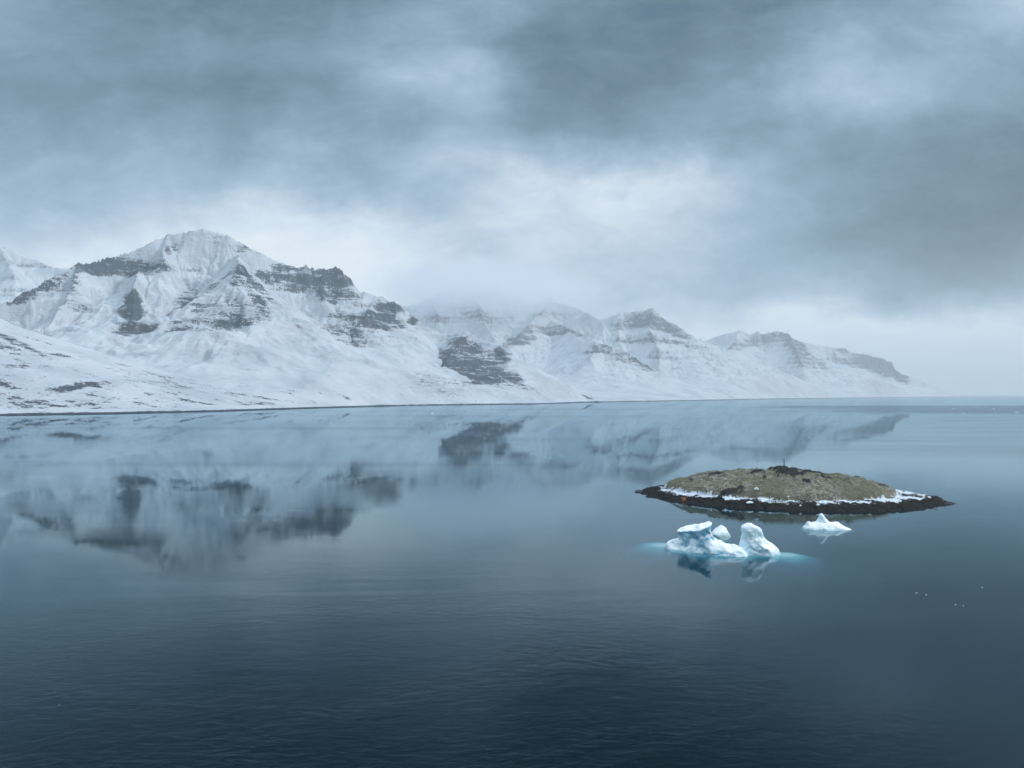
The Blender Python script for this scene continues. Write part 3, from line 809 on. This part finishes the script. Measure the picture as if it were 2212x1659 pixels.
def berg(name, label, origin, rotz, parts, mat, voxel=0.14, rough=(2.4, 0.28, 0.16), cuts=(), seed=0, group=None, smooth_it=4, facets=24):
    e = bpy.data.objects.new(name, None); scene.collection.objects.link(e)
    e.location = origin; e.rotation_euler = (0, 0, rotz)
    tag(e, label, "iceberg", group)
    sculpt("ice_body", parts, mat, voxel, rough, cuts, seed, smooth_it, e, facets)
    return e

# left berg, tilted flat top and a long low tail towards the viewer's right
K1 = 1 / math.cos(math.radians(28))
o1 = onwater(1440, 1181)
def kx(L): return [(a, b * K1 * 0.965, c * K1 * 0.965, d_, e_) for a, b, c, d_, e_ in L]
C1 = kx([(-5, -1, 23.5, -7, 7), (-1.5, -0.6, 22.6, -5, 5.4), (0, 0.0, 21.9, -3.3, 4.2), (1.0, 0.3, 21.4, -2.9, 3.9), (1.8, 1.0, 20.4, -2.2, 3.5),
      (2.5, 2.0, 18.9, -1.4, 3.2), (3.0, 3.4, 16.6, -0.8, 2.8), (3.4, 6.5, 14.4, -0.3, 2.2)])
A1 = kx([(0, 1.6, 12.0, -3.0, 3.6), (1.5, 2.3, 11.8, -2.4, 3.5), (3.0, 3.0, 11.6, -1.8, 3.3), (4.0, 3.1, 11.4, -1.5, 3.2), (5.0, 3.0, 11.4, -1.5, 3.1), (5.8, 2.9, 11.6, -1.6, 3.0), (9.4, 2.9, 11.8, -1.6, 2.9)])
B1 = kx([(0, 6.6, 16.8, -3.5, 3.2), (1.5, 7.2, 15.6, -3.2, 3.2), (3.0, 7.8, 14.0, -2.9, 3.1), (4.2, 8.2, 13.0, -2.6, 3.1), (5.5, 8.4, 12.4, -2.3, 3.2), (7.0, 8.2, 12.2, -2.1, 3.3), (9.4, 8.0, 12.3, -2.0, 3.3)])
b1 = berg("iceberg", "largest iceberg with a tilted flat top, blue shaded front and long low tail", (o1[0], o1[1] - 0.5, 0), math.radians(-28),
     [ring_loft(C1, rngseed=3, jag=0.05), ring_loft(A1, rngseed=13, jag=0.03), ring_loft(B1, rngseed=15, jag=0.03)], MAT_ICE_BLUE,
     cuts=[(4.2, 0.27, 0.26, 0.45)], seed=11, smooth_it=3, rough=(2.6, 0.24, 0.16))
shelf("submerged_ice", b1, -2, 2.5, 15, 14, -0.3, -14, MAT_ICE)
# boot shaped berg
o3 = onwater(1647, 1199)
xb = lambda v: (v - 1670) * 0.0170
L3 = [(-5, xb(1250), xb(2120), -6, 6), (-1.5, xb(1290), xb(2060), -4.4, 4.8), (0, xb(1325), xb(2036), -3.4, 4), (0.8, xb(1318), xb(2026), -3.3, 4),
      (1.6, xb(1325), xb(1990), -3.1, 3.9), (2.4, xb(1332), xb(1930), -2.8, 3.6), (3.2, xb(1345), xb(1850), -2.5, 3.3), (4.0, xb(1358), xb(1785), -2.2, 3.0),
      (4.9, xb(1378), xb(1748), -2.0, 2.9), (5.8, xb(1384), xb(1728), -1.9, 2.9), (6.6, xb(1380), xb(1722), -1.8, 2.8), (7.3, xb(1378), xb(1688), -1.5, 2.6),
      (7.9, xb(1400), xb(1630), -1.1, 2.2), (8.5, xb(1470), xb(1565), -0.4, 1.4)]
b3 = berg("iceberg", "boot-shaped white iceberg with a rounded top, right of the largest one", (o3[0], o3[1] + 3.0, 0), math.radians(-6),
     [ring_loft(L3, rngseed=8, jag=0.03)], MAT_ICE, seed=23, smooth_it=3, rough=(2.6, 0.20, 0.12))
shelf("submerged_ice", b3, 7.5, -1.0, 12.5, 13, -0.3, -14, MAT_ICE)
# small rounded berg behind
o2 = onwater(1558, 1164)
xc = lambda v: (v - 1065) * 0.0192
o2 = (o2[0], o2[1] + 0.5, 0)
L2 = [(-3, xc(900), xc(1230), -3, 3), (0, xc(930), xc(1205), -2.2, 2.4), (0.7, xc(905), xc(1226), -2.3, 2.6), (1.5, xc(900), xc(1226), -2.3, 2.6), (2.3, xc(935), xc(1212), -2.0, 2.3),
      (3.1, xc(985), xc(1175), -1.4, 1.9), (3.8, xc(1040), xc(1128), -0.6, 1.2), (4.2, xc(1070), xc(1095), -0.2, 0.6)]
b2 = berg("iceberg", "small rounded white iceberg tucked behind the gap between the two big ones", (o2[0], o2[1], 0), 0.2,
     [ring_loft(L2, rngseed=5, jag=0.02)], MAT_ICE, voxel=0.12, seed=31, rough=(2.0, 0.10, 0.05), facets=3)
# separate low berg with a central fin
o4 = onwater(1791, 1145)
xd = lambda v: (v - 1840) * 0.0388
L4 = [(-3, xd(1610), xd(2070), -5, 5), (0, xd(1634), xd(2050), -3.4, 3.6), (0.5, xd(1640), xd(2030), -3.2, 3.5), (1.2, xd(1665), xd(1985), -2.6, 3.0), (1.9, xd(1710), xd(1930), -1.9, 2.4), (2.3, xd(1750), xd(1890), -1.2, 1.8)]
F4 = [(0, xd(1720), xd(1900), -2, 2.2), (1.8, xd(1745), xd(1885), -1.6, 1.9), (2.8, xd(1765), xd(1858), -1.2, 1.5), (3.8, xd(1778), xd(1838), -0.9, 1.2), (4.7, xd(1786), xd(1822), -0.6, 0.8), (5.4, xd(1794), xd(1808), -0.2, 0.4)]
N4 = [(0, xd(1655), xd(1735), -1.6, 1.6), (1.6, xd(1665), xd(1725), -1.2, 1.3), (2.3, xd(1680), xd(1708), -0.6, 0.7)]
M4 = [(0, xd(1880), xd(2010), -1.8, 1.8), (1.5, xd(1892), xd(1975), -1.3, 1.5), (2.3, xd(1912), xd(1945), -0.6, 0.8)]
b4 = berg("iceberg", "low white iceberg with a central pointed fin, alone nearest the island", (o4[0], o4[1] + 2.5, 0), math.radians(-4),
     [ring_loft(L4, rngseed=2, jag=0.04), ring_loft(F4, rngseed=6, jag=0.03), ring_loft(N4, rngseed=7), ring_loft(M4, rngseed=9)], MAT_ICE, voxel=0.14, seed=41,
     rough=(1.8, 0.14, 0.08), facets=0)

# ------------------------------------------------------------------ floating ice and small things
def chunk(name, label, cat, at, size, mat, seed, group=None, rz=0.0, sit=0.25):
    sx, sy, sz = size
    lv = [(-sz * sit, -sx * .42, sx * .42, -sy * .42, sy * .42), (sz * 0.1, -sx * .5, sx * .5, -sy * .5, sy * .5), (sz * 0.5, -sx * .42, sx * .40, -sy * .4, sy * .42),
          (sz * 0.85, -sx * .25, sx * .2, -sy * .22, sy * .25), (sz, -sx * .1, sx * .06, -sy * .08, sy * .1)]
    s = max(min(size), 0.05)
    o = sculpt(name, [ring_loft(lv, 18, seed, 0.10)], mat, max(s / 6, 0.02), (s * 1.2, s * 0.30, s * 0.22), (), seed, 1)
    o.location = at; o.rotation_euler = (0, 0, rz)
    tag(o, label, cat, group)
    return o
FLO = "ice floes drifting on the fjord"
floes = [
 (2110, 879, 14, 3, "pale ice floe on the dark far water band, farthest out of those on the right"),
 (2061, 883, 9, 2.5, "short ice floe at the left end of the dark far water band"),
 (2147, 883, 10, 2.5, "thin ice floe in the middle of the dark far water band"),
 (2196, 891, 12, 3, "pointed bright ice floe on the dark far water band near the right edge"),
 (2080, 893, 6, 2, "faint small ice floe low on the dark far water band"),
 (934, 893, 7, 2, "tiny ice floe on pale water close under the shore left of the middle"),
]
for i, (px, py, lx, ly, lab) in enumerate(floes):
    chunk("ice_floe", lab, "ice floe", onwater(px, py), (lx, ly, 1.0), MAT_ICE, 60 + i, FLO, rz=0.05 * i)
frs = [
 (1980, 1281, 0.5, "left fragment of the close pair of ice bits right of the icebergs"),
 (2001, 1285, 0.4, "right fragment of the close pair of ice bits right of the icebergs"),
 (2122, 1269, 0.5, "lone ice fragment on dark water nearest the right edge"),
 (2064, 1306, 0.5, "left fragment of the lower pair of ice bits at the right"),
 (2081, 1309, 0.4, "right fragment of the lower pair of ice bits at the right"),
 (128, 1523, 0.17, "tiny white ice fragment alone in the bottom left corner of water"),
 (1404, 1583, 0.13, "tiny ice fragment on black water near the bottom, left of its pair"),
 (1572, 1590, 0.13, "tiny ice fragment on black water near the bottom, right of its pair"),
]
for i, (px, py, s, lab) in enumerate(frs):
    chunk("ice_fragment", lab, "ice fragment", onwater(px, py), (s * 1.1, s * .5, s * 0.12), MAT_ICE, 80 + i, "ice fragments floating on the dark water", rz=0.3 * i)
icb = [
 (1634, 1057, 1.9, 0.7, "white snow block on the grass slope of the island, left of its centre"),
 (1620, 1086, 3.4, 0.5, "long thin ice slab on the black rim at the island's front left"),
 (1767, 1091, 1.6, 0.5, "ice block on the black rim right of a smaller one"),
 (1729, 1093, 1.0, 0.45, "small ice block on the black rim left of a larger one"),
 (1900, 1080, 1.2, 0.5, "ice block on the black rim toward the island's right end"),
]
for i, (px, py, lx, lz, lab) in enumerate(icb):
    chunk("ice_block", lab, "ice block", island_hit(px, py), (lx, lx * 0.55, lz), MAT_ICE, 100 + i, "ice blocks stranded on the island", rz=0.2 * i)
mr, t, b = new_mat("wet_basalt")
pos = t.nodes.new('ShaderNodeNewGeometry').outputs['Position']
t.links.new(mixc(t, noise(t, pos, 2.0, 5, 0.7), (0.006, 0.007, 0.009), (0.04, 0.04, 0.042)), b.inputs['Base Color'])
b.inputs['Roughness'].default_value = 0.55
chunk("sea_rock", "small black rock awash just off the island's right tip", "rock", onwater(2050, 1089), (3.6, 2.2, 0.6), mr, 120)
chunk("sea_rock", "flat black rock awash at the island's left tip", "rock", onwater(1378, 1063), (3.0, 2.5, 0.6), mr, 121)
# navigation pole with a stone cairn on the island's crest
mp, t, b = new_mat("weathered_wood")
pos = t.nodes.new('ShaderNodeNewGeometry').outputs['Position']
t.links.new(mixc(t, noise(t, mapping(t, pos, scale=(6, 6, 1)), 1.5, 4, 0.6), (0.03, 0.035, 0.045), (0.09, 0.09, 0.10)), b.inputs['Base Color'])
b.inputs['Roughness'].default_value = 0.8
ppx = (1713 - W0 / 2) / F0 * 329
_c = [(island_z(ppx, v / 2) - CAM_Z) / (v / 2) for v in range(600, 720)]
ppy = (600 + int(np.argmax(_c))) / 2 + 0.3
pz = island_z(ppx, ppy)
pole = bpy.data.objects.new("marker_pole", None); scene.collection.objects.link(pole); pole.location = (ppx, ppy, pz)
tag(pole, "thin dark marker pole standing on a stone cairn at the island's highest point", "pole")
V = []; Fc = []; n = 12
for k, (zz, r) in enumerate([(-0.3, 0.24), (0.5, 0.22), (1.55, 0.17), (1.6, 0.24), (1.9, 0.24), (1.95, 0.16), (2.7, 0.16), (2.75, 0.22), (3.15, 0.2), (3.3, 0.08)]):
    for i in range(n): V.append((r * 1.25 * math.cos(6.2832 * i / n), r * 1.25 * math.sin(6.2832 * i / n), zz * 1.12))
for k in range(9):
    for i in range(n):
        j = (i + 1) % n; Fc.append((k * n + i, k * n + j, (k + 1) * n + j, (k + 1) * n + i))
Fc.append(tuple(range(9 * n, 10 * n)))
add_mesh("post", V, Fc, mp, pole)
parts = []
rs = random.Random(4)
for k in range(16):
    a = rs.uniform(0, 6.28); rr = rs.uniform(0, 0.85); s = rs.uniform(0.35, 0.6); z0 = max(0, 0.55 * (1 - rr)) - 0.15
    v, f = ring_loft([(z0, -s / 2, s / 2, -s / 2, s / 2), (z0 + s * .3, -s * .55, s * .55, -s * .5, s * .5), (z0 + s * .6, -s * .3, s * .3, -s * .3, s * .3)], 10, k, 0.12)
    parts.append(([(p3[0] + rr * math.cos(a), p3[1] + rr * math.sin(a), p3[2]) for p3 in v], f))
sculpt("cairn", parts, mr, 0.07, (0.4, 0.03, 0.02), (), 3, 1, pole)

# ------------------------------------------------------------------ haze
HAZE = 0.000068
hb = [(-29000, -1900, -41.5), (29000, 39000, 1130)]
v = []
for zz in (hb[1][2], hb[0][2]):
    v += [(hb[0][0], hb[0][1], zz), (hb[1][0], hb[0][1], zz), (hb[1][0], hb[1][1], zz), (hb[0][0], hb[1][1], zz)]
mh = bpy.data.materials.new("haze_air"); mh.use_nodes = True
t = mh.node_tree; t.nodes.clear()
oo = t.nodes.new('ShaderNodeOutputMaterial'); pv = t.nodes.new('ShaderNodeVolumePrincipled')
pv.inputs['Color'].default_value = (0.90, 0.96, 1.0, 1); pv.inputs['Density'].default_value = HAZE
pv.inputs['Anisotropy'].default_value = 0.25
t.links.new(pv.outputs[0], oo.inputs['Volume'])
o = add_mesh("haze", v, fw, mh, smooth=False)
tag(o, kind='stuff', label="thin pale mist filling the air over the fjord")

# denser mist wrapped round the far summits
mm = bpy.data.materials.new("mist_air"); mm.use_nodes = True
t = mm.node_tree; t.nodes.clear()
oo = t.nodes.new('ShaderNodeOutputMaterial'); pv = t.nodes.new('ShaderNodeVolumePrincipled')
pv.inputs['Color'].default_value = (0.97, 0.97, 1.0, 1)
tc = t.nodes.new('ShaderNodeTexCoord')
ln = t.nodes.new('ShaderNodeVectorMath'); ln.operation = 'LENGTH'; t.links.new(tc.outputs['Object'], ln.inputs[0])
nz = noise(t, mapping(t, tc.outputs['Object'], scale=(2, 1.5, 1.2)), 1.6, 4, 0.55)
dn = nmath(t, 'ADD', ln.outputs['Value'], nmath(t, 'MULTIPLY', nmath(t, 'SUBTRACT', nz, 0.5), 0.9))
t.links.new(nmath(t, 'MULTIPLY', maprange(t, dn, 0.35, 1.0, 1.0, 0.0), 0.0019), pv.inputs['Density'])
pv.inputs['Anisotropy'].default_value = 0.4
t.links.new(pv.outputs[0], oo.inputs['Volume'])
c = P(1060, 625, 8100)
V = []; Fc = []; n = 24; m_ = 12
for k in range(m_ + 1):
    a = math.pi * k / m_
    for i in range(n):
        b_ = 2 * math.pi * i / n
        V.append((math.sin(a) * math.cos(b_), math.sin(a) * math.sin(b_), math.cos(a)))
for k in range(m_):
    for i in range(n):
        j = (i + 1) % n
        Fc.append((k * n + i, (k + 1) * n + i, (k + 1) * n + j, k * n + j))
o = add_mesh("haze", V, Fc, mm)
o.location = c; o.scale = (1650, 1300, 400)
tag(o, kind='stuff', label="bank of low cloud wrapped round the far middle summits")
